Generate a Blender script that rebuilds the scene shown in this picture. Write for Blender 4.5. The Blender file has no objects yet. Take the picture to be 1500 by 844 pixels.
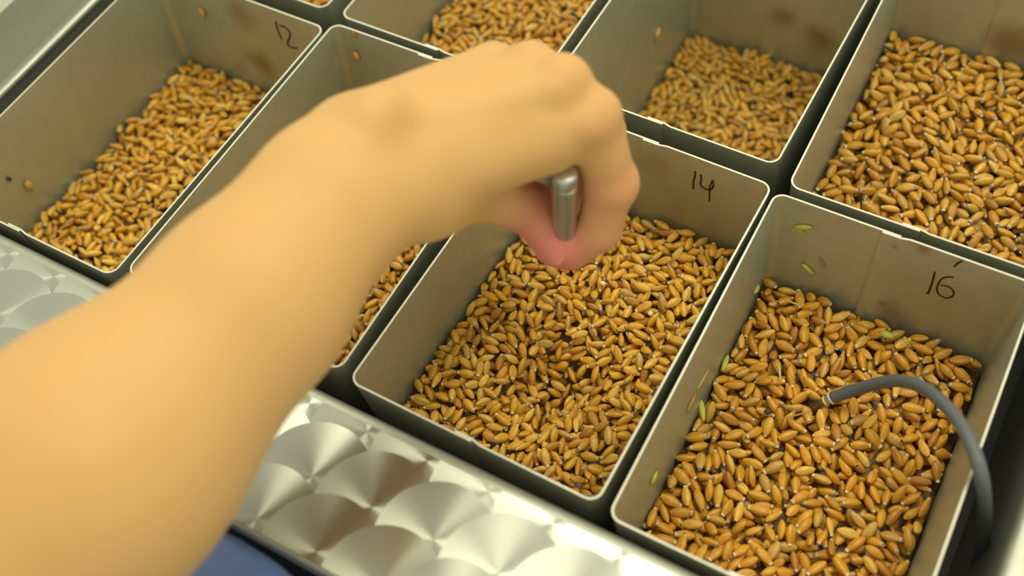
import bpy, bmesh, math, random
import numpy as np
from mathutils import Vector, Matrix

random.seed(7)
rng = np.random.default_rng(7)
SC = bpy.context.scene
C = SC.collection

# ------------------------------------------------------------------ camera
CAM_R = np.array([[0.8710297071, -0.3704298612, 0.3226282183],
                  [0.4851115021, 0.7519893766, -0.4462945305],
                  [-0.0772921718, 0.5452464538, 0.8347048729]])
CAM_P = np.array([0.186362478, -0.139594387, 0.388681257])
FPX = 1672.372
cam_d = bpy.data.cameras.new('camera')
cam = bpy.data.objects.new('camera', cam_d)
C.objects.link(cam)
M = Matrix([list(CAM_R[i]) + [CAM_P[i]] for i in range(3)] + [[0, 0, 0, 1]])
cam.matrix_world = M
cam_d.sensor_width = 36.0
cam_d.lens = FPX / 1500 * 36.0
cam_d.clip_start = 0.01
cam_d.dof.use_dof = True
cam_d.dof.focus_distance = 0.495
cam_d.dof.aperture_fstop = 5.0
SC.camera = cam

# ------------------------------------------------------------------ world, lamps, exposure
w = bpy.data.worlds.new('world')
SC.world = w
w.use_nodes = True
bg = w.node_tree.nodes['Background']
bg.inputs[0].default_value = (1.0, 0.97, 0.74, 1)
bg.inputs[1].default_value = 0.80


def lamp(name, loc, aim, sx, sy, power, col):
    d = bpy.data.lights.new(name, 'AREA')
    d.shape = 'RECTANGLE'
    d.size = sx
    d.size_y = sy
    d.energy = power
    d.color = col
    o = bpy.data.objects.new(name, d)
    C.objects.link(o)
    o.location = loc
    o.rotation_euler = (Vector(aim) - Vector(loc)).to_track_quat('-Z', 'Y').to_euler()
    return o


lamp('ceiling_lamp', (0.42, 0.50, 1.75), (0.05, 0.05, 0), 0.9, 0.7, 15, (1.0, 0.96, 0.70))
lamp('ceiling_lamp', (-0.75, 1.15, 1.8), (0.1, 0.05, 0), 0.7, 0.7, 11, (1.0, 0.96, 0.72))
SC.view_settings.view_transform = 'Standard'
SC.view_settings.look = 'None'
SC.view_settings.exposure = 0.0
SC.view_settings.gamma = 1.0
SC.view_settings.use_curve_mapping = False

# ------------------------------------------------------------------ helpers
U = 0.11                      # one bin width in metres


def ray_dir(px, py):
    return CAM_R @ np.array([(px - 750) / FPX, (422 - py) / FPX, -1.0])


def at_z(px, py, z):
    d = ray_dir(px, py)
    return CAM_P + d * ((z - CAM_P[2]) / d[2])


def at_depth(px, py, dist):
    return CAM_P + ray_dir(px, py) * dist


def project(P):
    q = (np.asarray(P) - CAM_P) @ CAM_R
    return 750 + FPX * q[..., 0] / -q[..., 2], 422 - FPX * q[..., 1] / -q[..., 2], -q[..., 2]


def link(name, me, mats, parent=None):
    o = bpy.data.objects.new(name, me)
    C.objects.link(o)
    for m in (mats if isinstance(mats, (list, tuple)) else [mats]):
        me.materials.append(m)
    if parent is not None:
        o.parent = parent
    return o


def tag(o, label=None, cat=None, group=None, kind=None):
    if label:
        o['label'] = label
    if cat:
        o['category'] = cat
    if group:
        o['group'] = group
    if kind:
        o['kind'] = kind
    return o


def empty(name, loc, rz=0.0):
    o = bpy.data.objects.new(name, None)
    o.empty_display_size = 0.02
    C.objects.link(o)
    o.location = loc
    o.rotation_euler = (0, 0, rz)
    return o


def mesh(name, V, F, smooth=True):
    me = bpy.data.meshes.new(name)
    me.from_pydata([tuple(map(float, v)) for v in V], [], [tuple(map(int, f)) for f in F])
    me.update()
    if smooth:
        me.shade_smooth()
    return me


def fast_mesh(name, V, T, Q=None, attrs=None, smooth=True):
    """numpy arrays of triangles / quads to a mesh."""
    T = np.zeros((0, 3), np.int32) if T is None else np.asarray(T, np.int32)
    Q = np.zeros((0, 4), np.int32) if Q is None else np.asarray(Q, np.int32)
    me = bpy.data.meshes.new(name)
    me.vertices.add(len(V))
    me.vertices.foreach_set('co', np.asarray(V, np.float32).ravel())
    idx = np.concatenate([T.ravel(), Q.ravel()]).astype(np.int32)
    me.loops.add(len(idx))
    me.loops.foreach_set('vertex_index', idx)
    st = np.concatenate([np.arange(len(T)) * 3, len(T) * 3 + np.arange(len(Q)) * 4]).astype(np.int32)
    me.polygons.add(len(st))
    me.polygons.foreach_set('loop_start', st)
    for k, a in (attrs or {}).items():
        at = me.attributes.new(k, 'FLOAT_COLOR', 'POINT')
        at.data.foreach_set('color', np.asarray(a, np.float32).ravel())
    me.update(calc_edges=True)
    me.validate()
    if smooth:
        me.shade_smooth()
    return me


def tube(pts, rad, seg=10, cap=True):
    pts = [np.asarray(p, float) for p in pts]
    rad = [rad] * len(pts) if np.isscalar(rad) else rad
    V, F = [], []
    up = np.array([0.13, 0.21, 1.0])
    for i, p in enumerate(pts):
        t = pts[min(i + 1, len(pts) - 1)] - pts[max(i - 1, 0)]
        t = t / np.linalg.norm(t)
        if i == 0:
            a = np.cross(t, up)
            if np.linalg.norm(a) < 1e-3:
                a = np.cross(t, [1, 0, 0])
        else:
            a = a - t * (a @ t)
        a = a / np.linalg.norm(a)
        b = np.cross(t, a)
        for k in range(seg):
            th = 2 * math.pi * k / seg
            V.append(p + rad[i] * (a * math.cos(th) + b * math.sin(th)))
    for i in range(len(pts) - 1):
        for k in range(seg):
            k2 = (k + 1) % seg
            F.append((i * seg + k, i * seg + k2, (i + 1) * seg + k2, (i + 1) * seg + k))
    if cap:
        F.append(tuple(range(seg))[::-1])
        F.append(tuple((len(pts) - 1) * seg + k for k in range(seg)))
    return V, F


def spline(P, n=8):
    P = [np.asarray(p, float) for p in P]
    P = [2 * P[0] - P[1]] + P + [2 * P[-1] - P[-2]]
    out = []
    for i in range(1, len(P) - 2):
        for k in range(n):
            t = k / n
            a, b, c, d = P[i - 1], P[i], P[i + 1], P[i + 2]
            out.append(0.5 * (2 * b + (c - a) * t + (2 * a - 5 * b + 4 * c - d) * t * t + (3 * b - a - 3 * c + d) * t ** 3))
    out.append(P[-2])
    return out


def box_mesh(name, lo, hi, bev=0.0):
    bm = bmesh.new()
    bmesh.ops.create_cube(bm, size=1)
    for v in bm.verts:
        v.co = Vector([lo[i] + (v.co[i] + 0.5) * (hi[i] - lo[i]) for i in range(3)])
    if bev:
        bmesh.ops.bevel(bm, geom=bm.edges[:], offset=bev, segments=3, affect='EDGES', profile=0.5)
    me = bpy.data.meshes.new(name)
    bm.to_mesh(me)
    bm.free()
    if bev:
        me.shade_smooth()
    return me


# ------------------------------------------------------------------ materials
def srgb(r, g, b):
    f = lambda c: (c / 255 / 12.92) if c / 255 <= 0.04045 else ((c / 255 + 0.055) / 1.055) ** 2.4
    return (f(r), f(g), f(b), 1.0)


def mat(name, col=(0.5, 0.5, 0.5, 1), rough=0.5, metal=0.0, spec=0.5):
    m = bpy.data.materials.new(name)
    m.use_nodes = True
    b = m.node_tree.nodes['Principled BSDF']
    b.inputs['Base Color'].default_value = col
    b.inputs['Roughness'].default_value = rough
    b.inputs['Metallic'].default_value = metal
    b.inputs['Specular IOR Level'].default_value = spec
    return m, m.node_tree, b


def add(nt, kind, **kw):
    n = nt.nodes.new(kind)
    for k, v in kw.items():
        if k.startswith('i_'):
            n.inputs[k[2:]].default_value = v
        else:
            setattr(n, k, v)
    return n


def mix(nt, fac, a, b, mode='MIX'):
    n = nt.nodes.new('ShaderNodeMix')
    n.data_type = 'RGBA'
    n.blend_type = mode
    for s, v in ((n.inputs[0], fac), (n.inputs[6], a), (n.inputs[7], b)):
        if hasattr(v, 'links') or isinstance(v, bpy.types.NodeSocket):
            nt.links.new(v, s)
        else:
            s.default_value = v
    return n.outputs[2]


def ramp(nt, src, stops):
    n = nt.nodes.new('ShaderNodeValToRGB')
    while len(n.color_ramp.elements) > 1:
        n.color_ramp.elements.remove(n.color_ramp.elements[-1])
    for i, (p, c) in enumerate(stops):
        e = n.color_ramp.elements[0] if i == 0 else n.color_ramp.elements.new(p)
        e.position = p
        e.color = c if len(c) == 4 else tuple(c) + (1,)
    nt.links.new(src, n.inputs[0])
    return n.outputs[0]


STEEL = (0.53, 0.565, 0.45, 1)
STAIN = (0.26, 0.165, 0.05, 1)


def steel(name, stains=(), film=0.35, base=STEEL, seed=0.0, metal=0.62):
    """dull rolled stainless sheet; STAINS: (x, y, z, radius, strength) in the part's own frame, where dried steep liquor has left brown marks."""
    m, nt, b = mat(name, base, 0.42, metal)
    tc = add(nt, 'ShaderNodeTexCoord')
    mp = add(nt, 'ShaderNodeMapping')
    mp.inputs['Location'].default_value = (seed, seed * 0.7, 0)
    nt.links.new(tc.outputs['Object'], mp.inputs['Vector'])
    n1 = add(nt, 'ShaderNodeTexNoise', i_Scale=14.0, i_Detail=5.0, i_Roughness=0.6)
    nt.links.new(mp.outputs[0], n1.inputs['Vector'])
    n2 = add(nt, 'ShaderNodeTexNoise', i_Scale=220.0, i_Detail=3.0)
    nt.links.new(mp.outputs[0], n2.inputs['Vector'])
    c = mix(nt, ramp(nt, n1.outputs[0], [(0.42, (0, 0, 0)), (0.72, (film, film, film))]), base, (0.36, 0.29, 0.13, 1))
    c = mix(nt, ramp(nt, n2.outputs[0], [(0.35, (0.12, 0.12, 0.12)), (0.65, (0, 0, 0))]), c, (0.25, 0.23, 0.17, 1))
    for (x, y, z, r, s) in stains:
        vm = add(nt, 'ShaderNodeVectorMath', operation='DISTANCE')
        wob = add(nt, 'ShaderNodeVectorMath', operation='MULTIPLY_ADD')
        nz = add(nt, 'ShaderNodeTexNoise', i_Scale=60.0, i_Detail=3.0)
        nt.links.new(mp.outputs[0], nz.inputs['Vector'])
        nt.links.new(nz.outputs['Color'], wob.inputs[0])
        wob.inputs[1].default_value = (r * 0.9,) * 3
        nt.links.new(tc.outputs['Object'], wob.inputs[2])
        nt.links.new(wob.outputs[0], vm.inputs[0])
        vm.inputs[1].default_value = (x + r * 0.45, y + r * 0.45, z + r * 0.45)
        mr = add(nt, 'ShaderNodeMapRange', interpolation_type='SMOOTHSTEP')
        mr.inputs['From Min'].default_value = r
        mr.inputs['From Max'].default_value = r * 0.05
        mr.inputs['To Min'].default_value = 0
        mr.inputs['To Max'].default_value = s
        nt.links.new(vm.outputs['Value'], mr.inputs['Value'])
        c = mix(nt, mr.outputs[0], c, STAIN)
    nt.links.new(c, b.inputs['Base Color'])
    nt.links.new(ramp(nt, n1.outputs[0], [(0.3, (0.36,) * 3), (0.75, (0.52,) * 3)]), b.inputs['Roughness'])
    bp = add(nt, 'ShaderNodeBump', i_Strength=0.05, i_Distance=0.0005)
    nt.links.new(n2.outputs[0], bp.inputs['Height'])
    nt.links.new(bp.outputs[0], b.inputs['Normal'])
    return m


M_EDGE = mat('cut_steel_edge', (0.66, 0.65, 0.55, 1), 0.5, 0.4)[0]
M_INK = mat('marker_ink', srgb(40, 22, 18), 0.55)[0]
M_SEAM = mat('seam_gap_shade', srgb(74, 62, 38), 0.7)[0]  # even dark colour that paints the shade inside the lapped seam gap
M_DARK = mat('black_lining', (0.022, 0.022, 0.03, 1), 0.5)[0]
M_DECK = steel('deck_steel', film=0.1, base=(0.42, 0.44, 0.38, 1), metal=0.8)
M_FLOOR = mat('floor_paint', srgb(112, 122, 118), 0.6)[0]


def swirl_material():
    m, nt, b = mat('engine_turned_steel', (0.66, 0.67, 0.585, 1), 0.29, 0.95)
    tc = add(nt, 'ShaderNodeTexCoord')
    nr = add(nt, 'ShaderNodeVectorMath', operation='NORMALIZE')      # highlights spread across the circular scratches
    nt.links.new(tc.outputs['Object'], nr.inputs[0])
    vt = add(nt, 'ShaderNodeVectorTransform', vector_type='VECTOR', convert_from='OBJECT', convert_to='WORLD')
    nt.links.new(nr.outputs[0], vt.inputs[0])
    nt.links.new(vt.outputs[0], b.inputs['Tangent'])
    b.inputs['Anisotropic'].default_value = 0.86
    ln = add(nt, 'ShaderNodeVectorMath', operation='LENGTH')
    nt.links.new(tc.outputs['Object'], ln.inputs[0])
    wn = add(nt, 'ShaderNodeTexNoise', noise_dimensions='1D', i_Scale=1500.0, i_Detail=2.0)
    nt.links.new(ln.outputs['Value'], wn.inputs['W'])
    nt.links.new(mix(nt, ramp(nt, wn.outputs[0], [(0.3, (0, 0, 0)), (0.7, (0.35,) * 3)]), (0.53, 0.55, 0.49, 1), (0.41, 0.43, 0.385, 1)), b.inputs['Base Color'])
    return m


M_SWIRL = swirl_material()


def grain_material():
    m, nt, b = mat('barley_husk', (0.6, 0.33, 0.06, 1), 0.40, 0.0, 0.45)
    a = add(nt, 'ShaderNodeAttribute', attribute_name='tint')
    tc = add(nt, 'ShaderNodeTexCoord')
    n = add(nt, 'ShaderNodeTexNoise', i_Scale=900.0, i_Detail=3.0)
    nt.links.new(tc.outputs['Object'], n.inputs['Vector'])
    c = mix(nt, ramp(nt, n.outputs[0], [(0.35, (0.30,) * 3), (0.65, (0, 0, 0))]), a.outputs['Color'], (0.30, 0.14, 0.022, 1))
    nt.links.new(c, b.inputs['Base Color'])
    b.inputs['Subsurface Weight'].default_value = 0.12
    b.inputs['Subsurface Radius'].default_value = (0.0012, 0.0006, 0.0002)
    b.inputs['Subsurface Scale'].default_value = 1.0
    return m


M_GRAIN = grain_material()
M_GREEN = mat('green_husk', srgb(178, 176, 72), 0.5)[0]
M_STRAW = mat('pale_straw', srgb(205, 178, 110), 0.6)[0]
M_BROWNHUSK = mat('brown_husk', srgb(172, 120, 60), 0.6)[0]
M_WHITE = mat('white_kernel', srgb(238, 228, 190), 0.5)[0]
M_SPECK = mat('dark_seed', srgb(62, 60, 62), 0.6)[0]
M_CABLE = mat('grey_cable', srgb(92, 98, 100), 0.45)[0]
M_ROD = mat('rod_steel', (0.55, 0.55, 0.52, 1), 0.32, 0.9)[0]
M_PROBE = mat('probe_metal', (0.60, 0.48, 0.28, 1), 0.35, 0.8)[0]
M_PLUG = mat('pale_ring', srgb(200, 196, 180), 0.4)[0]


def skin_material():
    m, nt, b = mat('skin', (0.7, 0.42, 0.2, 1), 0.55, 0, 0.35)
    a = add(nt, 'ShaderNodeAttribute', attribute_name='blush')
    tc = add(nt, 'ShaderNodeTexCoord')
    n = add(nt, 'ShaderNodeTexNoise', i_Scale=55.0, i_Detail=4.0)
    nt.links.new(tc.outputs['Object'], n.inputs['Vector'])
    c = mix(nt, ramp(nt, n.outputs[0], [(0.3, (0,) * 3), (0.75, (0.25,) * 3)]), (0.66, 0.395, 0.15, 1), (0.62, 0.32, 0.105, 1))
    sp = add(nt, 'ShaderNodeSeparateColor')
    nt.links.new(a.outputs['Color'], sp.inputs[0])
    c = mix(nt, sp.outputs[0], c, (0.66, 0.20, 0.15, 1))
    nt.links.new(c, b.inputs['Base Color'])
    b.inputs['Subsurface Weight'].default_value = 0.15
    b.inputs['Subsurface Radius'].default_value = (0.006, 0.003, 0.0015)
    b.inputs['Subsurface Scale'].default_value = 1.0
    n2 = add(nt, 'ShaderNodeTexVoronoi', i_Scale=900.0)
    nt.links.new(tc.outputs['Object'], n2.inputs['Vector'])
    bp = add(nt, 'ShaderNodeBump', i_Strength=0.08, i_Distance=0.0003)
    nt.links.new(n2.outputs[0], bp.inputs['Height'])
    nt.links.new(bp.outputs[0], b.inputs['Normal'])
    return m


M_SKIN = skin_material()
M_NAIL = mat('nail', srgb(214, 126, 112), 0.4)[0]


def denim_material():
    m, nt, b = mat('blue_cloth', srgb(70, 90, 140), 0.9, 0, 0.2)
    tc = add(nt, 'ShaderNodeTexCoord')
    n = add(nt, 'ShaderNodeTexNoise', i_Scale=26.0, i_Detail=3.0)
    nt.links.new(tc.outputs['Object'], n.inputs['Vector'])
    nt.links.new(mix(nt, ramp(nt, n.outputs[0], [(0.35, (0,) * 3), (0.65, (1,) * 3)]), srgb(112, 132, 176), srgb(84, 106, 164)), b.inputs['Base Color'])
    return m


M_BLUE = denim_material()

# ------------------------------------------------------------------ room floor and the tank that carries the bins
DEPTH = 1.30 * U
FLOOR_Z = -0.80
fl = link('floor', box_mesh('floor', (-2.5, -2.0, FLOOR_Z - 0.02), (2.5, 2.5, FLOOR_Z)), M_FLOOR)
tag(fl, kind='structure')

X0, X1 = -2.18 * U, 2.19 * U          # inner edges of the deck opening
YF0, YF1 = -0.052 * U, -0.612 * U     # bin-side edge and outer edge of the front deck
XL = -2.545 * U
YB = 3.14 * U
tank = empty('steeping_tank', (0, 0, FLOOR_Z))
tag(tank, 'stainless steel tank frame with swirl-polished front ledge holding the grain bins', 'tank')


def tp(name, me, m):
    o = link(name, me, m, tank)
    o.matrix_parent_inverse = Matrix.Translation((0, 0, -FLOOR_Z))
    return o


def ledge(name, p0, p1, inner, width, drop=0.03, rad=0.0045):
    """A folded sheet running from p0 to p1: bent down with a radius along its inner edge and hemmed along its outer edge."""
    p0, p1 = np.array(p0), np.array(p1)
    inner = np.array(inner, float)         # unit vector from the ledge towards the opening
    prof = [(0, -0.145), (0, -drop)]
    for k in range(7):
        a = math.pi / 2 * k / 6
        prof.append((-rad + rad * math.cos(a), -rad + rad * math.sin(a)))
    prof += [(-width + 0.0012, 0.0)]
    for k in range(1, 5):
        a = math.pi / 2 * k / 4
        prof.append((-width + 0.0012 - 0.0012 * math.sin(a), -0.0012 + 0.0012 * math.cos(a)))
    prof += [(-width, -0.010), (-width + 0.0012, -0.010), (-width + 0.0012, -0.0014), (-rad, -0.0014), (-0.0014, -rad), (-0.0014, -0.145)]
    V, F = [], []
    for p in (p0, p1):
        for (s, z) in prof:
            V.append((p[0] + inner[0] * s, p[1] + inner[1] * s, z))
    n = len(prof)
    for k in range(n):
        F.append((k, (k + 1) % n, n + (k + 1) % n, n + k))
    F.append(tuple(range(n))[::-1])
    F.append(tuple(range(n, 2 * n)))
    me = mesh(name, V, F, smooth=False)
    bm = bmesh.new()
    bm.from_mesh(me)
    bmesh.ops.recalc_face_normals(bm, faces=bm.faces[:])
    for f in bm.faces:
        f.smooth = len(f.verts) == 4
    bm.to_mesh(me)
    bm.free()
    me.set_sharp_from_angle(angle=math.radians(40))
    return tp(name, me, M_DECK)


front = ledge('front_ledge', (XL - 0.05, YF0), (2.62 * U, YF0), (0, 1), YF0 - YF1)
tag(front, 'front ledge polished with overlapping circular swirls')
M_CHAN = steel('channel_steel', film=0.15, base=(0.50, 0.53, 0.45, 1), metal=0.45, seed=4.0)
tp('channel_rim', box_mesh('channel_rim', (X0 - 0.0044, YF0 + 0.0004, -0.0042), (X0, YB, 0.0), 0.0019), M_DECK)
tp('channel_wall', box_mesh('channel_wall', (X0 - 0.0030, YF0 + 0.0004, -DEPTH), (X0 - 0.0014, YB, -0.004)), M_DECK)
tp('channel_wall', box_mesh('channel_wall', (XL - 0.0015, YF0 + 0.0004, -DEPTH), (XL, YB, 0.0)), M_CHAN)
tp('channel_floor', box_mesh('channel_floor', (XL, YF0 + 0.0004, -0.034), (X0 - 0.0030, YB, -0.032)), M_CHAN)
tp('outer_ledge', box_mesh('outer_ledge', (XL - 0.05, YF0 + 0.0004, -0.004), (XL - 0.0022, YB, -0.0015)), M_CHAN)
ledge('side_ledge', (X1, YF0 + 0.0005), (X1, YB), (-1, 0), 0.045)
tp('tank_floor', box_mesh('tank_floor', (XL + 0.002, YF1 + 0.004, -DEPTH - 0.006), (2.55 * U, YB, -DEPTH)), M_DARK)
tp('back_panel', box_mesh('back_panel', (XL, YB, -0.2), (2.62 * U, YB + 0.004, 0.0)), M_DECK)
for k, (lo, hi) in enumerate((((XL + .004, YF1 + .006, FLOOR_Z), (2.6 * U, YF1 + .009, -DEPTH - .006)), ((XL + .003, YB - .003, FLOOR_Z), (2.6 * U, YB, -DEPTH - .006)),
                              ((XL + .004, YF1 + .009, FLOOR_Z), (XL + .007, YB - .003, -DEPTH - .006)), ((2.597 * U, YF1 + .009, FLOOR_Z), (2.6 * U, YB - .003, -DEPTH - .006)))):
    tp('skirt_panel', box_mesh('skirt_panel', lo, hi), M_DECK)

# engine-turned swirl marks: thin ground discs, each overlapping the one before
PITCH, RR = 0.0268, 0.0225
cnt = 0
for row, yy in enumerate((-0.0135, -0.0385, -0.0620)):
    off = (0.0085, 0.0, -0.0085)[row]
    for k in range(-13, 9):
        cx = 0.0365 + off + k * PITCH
        if cx - RR < XL - 0.046 or cx + RR > 2.58 * U:
            continue
        zz = 0.00006 + cnt * 0.000006
        cnt += 1
        V = [(0, 0, 0)]
        n = 56
        for i in range(n):
            a = 2 * math.pi * i / n
            y = RR * math.sin(a)
            y = min(max(y, YF1 + 0.0016 - yy), YF0 - 0.0050 - yy)
            V.append((RR * math.cos(a), y, 0))
        F = [(0, 1 + i, 1 + (i + 1) % n) for i in range(n)]
        o = link('swirl_mark', mesh('swirl_mark', V, F, smooth=False), M_SWIRL, front)
        o.location = (cx, yy, zz)

# ------------------------------------------------------------------ steel bins
SIDE_T, END_T = 0.05, 0.085            # wall taper, inset per unit of depth
TH = 0.0008
BW, BD = 1.0 * U, 1.479 * U
#            x0       y0      yaw     dw      grain level (units)
BINS = {
    '12': (-2.0914, -0.0192, -0.0010, 0.0053, -0.56),
    '13': (-1.0636, 0.0280, 0.0097, 0.0010, -0.52),
    '14': (0.0, 0.0081, -0.0103, -0.0026, -0.455),
    '16': (1.0273, -0.0168, 0.0097, -0.0090, -0.52),
    'B12': (-2.1585, 1.5500, 0.0006, 0.0, -0.60),
    'B13': (-1.0744, 1.5480, 0.0019, -0.0014, -0.56),
    'B14': (-0.0187, 1.5777, -0.0058, 0.0039, -0.93),
    'B16': (1.0429, 1.5086, 0.0158, 0.0002, -0.46),
}
BIN_LABEL = {
    '12': 'steel bin marked 12 at the left end of the front row',
    '13': 'steel bin under the forearm, between bins 12 and 14',
    '14': 'steel bin marked 14 under the hand, stirred grain inside',
    '16': 'steel bin marked 16 with a grey cable hung over its rim',
    'B12': 'steel bin behind bin 12, only its front corner in view',
    'B13': 'steel bin behind the hand at the top, second in the back row',
    'B14': 'steel bin behind bin 14, the least full of all',
    'B16': 'steel bin behind bin 16, full, with a brown stain inside',
}
STAINS = {
    '12': [(0.0055, 0.0771, -0.0405, 0.013, 0.7), (0.0, 0.0795, -0.012, 0.014, 0.5), (0.018, 0.077, -0.03, 0.05, 0.22)],
    '14': [(0.019, 0.078, -0.030, 0.045, 0.35), (0.001, 0.0795, -0.0128, 0.012, 0.35)],
    '16': [(-0.0014, 0.080, -0.0059, 0.0024, 0.8), (0.009, 0.0802, -0.0020, 0.0045, 0.6), (0.0015, 0.0769, -0.0432, 0.0035, 0.55), (0.006, 0.0765, -0.047, 0.012, 0.4), (0.018, 0.078, -0.028, 0.04, 0.3)],
    'B14': [(0.003, 0.0746, -0.0703, 0.012, 0.7), (0.026, 0.074, -0.078, 0.016, 0.75)],
    'B16': [(0.004, 0.0776, -0.036, 0.016, 0.7), (0.02, 0.0776, -0.034, 0.02, 0.7)],
}


def outline(hw, hd, r, n=6):
    """half outline going from the middle of the front wall round the left to the middle of the back wall."""
    P = [(0.0, -hd), (-hw * 0.5, -hd)]
    for k in range(n + 1):
        a = -math.pi / 2 - math.pi / 2 * k / n
        P.append((-hw + r + r * math.cos(a), -hd + r + r * math.sin(a)))
    for k in range(1, 6):
        P.append((-hw, -hd + r + (2 * hd - 2 * r) * k / 6))
    for k in range(n + 1):
        a = math.pi - math.pi / 2 * k / n
        P.append((-hw + r + r * math.cos(a), hd - r + r * math.sin(a)))
    P += [(-hw * 0.5, hd), (0.0, hd)]
    return P


def sheet_mesh(hw, hd, side, seam):
    """One of the two bent sheets of a bin: SIDE -1 left, +1 right. The right one laps inside the left one at the seams."""
    V, F, FM = [], [], []
    zs = [0.0, -0.02, -0.05, -0.09, -DEPTH + 0.0]
    rows_o, rows_i = [], []
    for z in zs:
        a, b = hw + SIDE_T * z, hd + END_T * z
        P = [np.array(p) for p in outline(a, b, 0.0052)]
        lap = 0.0075
        if side < 0:
            P[0] = np.array((seam + lap, -b))
            P[-1] = np.array((seam + lap, b))
            off = [0.0] * len(P)
        else:
            P = [np.array((-p[0], p[1])) for p in P]
            P[0] = np.array((seam, -b))
            P[-1] = np.array((seam, b))
            f0, f1 = np.array((seam + lap, -b)), np.array((seam + lap + 0.004, -b))
            g0, g1 = np.array((seam + lap, b)), np.array((seam + lap + 0.004, b))
            P = [P[0], f0, f1] + P[1:-1] + [g1, g0, P[-1]]
            off = [TH * 1.08, TH * 1.08, 0.0] + [0.0] * (len(P) - 6) + [0.0, TH * 1.08, TH * 1.08]
        n = len(P)
        o_, i_ = [], []
        for k in range(n):
            t = P[min(k + 1, n - 1)] - P[max(k - 1, 0)]
            t = t / np.linalg.norm(t)
            nin = np.array((t[1], -t[0])) if side < 0 else np.array((-t[1], t[0]))
            o_.append((*(P[k] + nin * off[k]), z))
            i_.append((*(P[k] + nin * (off[k] + TH)), z))
        rows_o.append(o_)
        rows_i.append(i_)
    n = len(rows_o[0])
    L = len(zs)
    for r in rows_o:
        V += r
    for r in rows_i:
        V += r
    O = lambda l, k: l * n + k
    I = lambda l, k: (L + l) * n + k
    for l in range(L - 1):
        for k in range(n - 1):
            F.append((O(l, k), O(l, k + 1), O(l + 1, k + 1), O(l + 1, k)))
            FM.append(0)
            F.append((I(l, k), I(l + 1, k), I(l + 1, k + 1), I(l, k + 1)))
            FM.append(0)
        for k in (0, n - 1):
            F.append((O(l, k), O(l + 1, k), I(l + 1, k), I(l, k)))
            FM.append(0)
    for k in range(n - 1):
        F.append((O(0, k), I(0, k), I(0, k + 1), O(0, k + 1)))
        FM.append(1)
        F.append((O(L - 1, k), O(L - 1, k + 1), I(L - 1, k + 1), I(L - 1, k)))
        FM.append(0)
    bm = bmesh.new()
    vs = [bm.verts.new(v) for v in V]
    for f, m in zip(F, FM):
        fa = bm.faces.new([vs[i] for i in f])
        fa.material_index = m
        fa.smooth = True
    bmesh.ops.recalc_face_normals(bm, faces=bm.faces[:])
    me = bpy.data.meshes.new('sheet')
    bm.to_mesh(me)
    bm.free()
    me.set_sharp_from_angle(angle=math.radians(35))
    return me


class Bin:
    pass


bins = {}
for k, (x0, y0, yaw, dw, lev) in BINS.items():
    b = Bin()
    b.key = k
    b.hw, b.hd = (BW + dw * U) / 2, BD / 2
    b.c = np.array(((x0 + 0.5) * U, y0 * U + BD / 2))
    b.yaw = yaw
    b.rot = np.array([[math.cos(yaw), -math.sin(yaw)], [math.sin(yaw), math.cos(yaw)]])
    b.level = lev * U
    b.seam = {'16': -0.008, '14': -0.006}.get(k, -0.006)
    root = empty('steel_bin', (b.c[0], b.c[1], -DEPTH), yaw)
    tag(root, BIN_LABEL[k], 'bin', 'open steel grain bins')
    m = steel('bin_steel_' + k, STAINS.get(k, ()), seed=len(bins) * 1.7)
    for s in (-1, 1):
        o = link('bent_sheet', sheet_mesh(b.hw, b.hd, s, b.seam), [m, M_EDGE], root)
        o.location = (0, 0, DEPTH)
    bw_, bd_ = b.hw - SIDE_T * DEPTH - TH, b.hd - END_T * DEPTH - TH
    o = link('base_plate', box_mesh('base_plate', (-bw_, -bd_, 0), (bw_, bd_, 0.0015)), m, root)
    b.root = root
    bins[k] = b


def to_local(b, P):
    P = np.asarray(P, float)
    q = P.copy()
    q[..., :2] = (P[..., :2] - b.c) @ b.rot
    return q


def to_world(b, P):
    P = np.asarray(P, float)
    q = P.copy()
    q[..., :2] = P[..., :2] @ b.rot.T + b.c
    return q


def on_wall(b, px, py, wall, lift=0.0):
    """where the sight line through a pixel meets an inner wall of bin b (bin frame, z from the rim)."""
    o = to_local(b, CAM_P)
    d = to_local(b, CAM_P + ray_dir(px, py)) - o
    if wall == 'back':      # y - END_T z = hd - TH - lift
        n, c = np.array((0, 1, -END_T)), b.hd - TH - lift
    else:
        n, c = np.array((-1, 0, -SIDE_T)), b.hw - TH - lift
    t = (c - n @ o) / (n @ d)
    return o + d * t


def stroke(b, lines, lift, rad, parent_name):
    V, F = [], []
    for ln in lines:
        P = [on_wall(b, x, y, 'back', lift) for x, y in ln]
        P = spline(P, 5) if len(P) > 2 else P
        v, f = tube(P, rad, 6)
        base = len(V)
        V += [np.array((p[0], p[1], p[2])) for p in v]
        F += [tuple(i + base for i in q) for q in f]
    # flatten the strokes onto the sheet: they are ink
    W = []
    for p in V:
        plane = b.hd - TH - lift + END_T * p[2]
        W.append((p[0], plane + (p[1] - plane) * 0.12, p[2] + DEPTH))
    o = link(parent_name, mesh(parent_name, W, F), M_INK, b.root)
    return o


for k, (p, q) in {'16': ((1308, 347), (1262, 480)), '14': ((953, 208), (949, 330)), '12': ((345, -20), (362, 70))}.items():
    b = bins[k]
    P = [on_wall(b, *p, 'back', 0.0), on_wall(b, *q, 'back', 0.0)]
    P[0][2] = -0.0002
    V, F = tube(P, 0.00032, 6)  # thin strip added to draw the shaded crevice where the sheets lap
    tag(link('seam_line', mesh('seam_line', [(v[0], v[1], v[2] + DEPTH) for v in V], F), M_SEAM, b.root), 'dark strip painted in as shade of the lapped seam gap')
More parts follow.
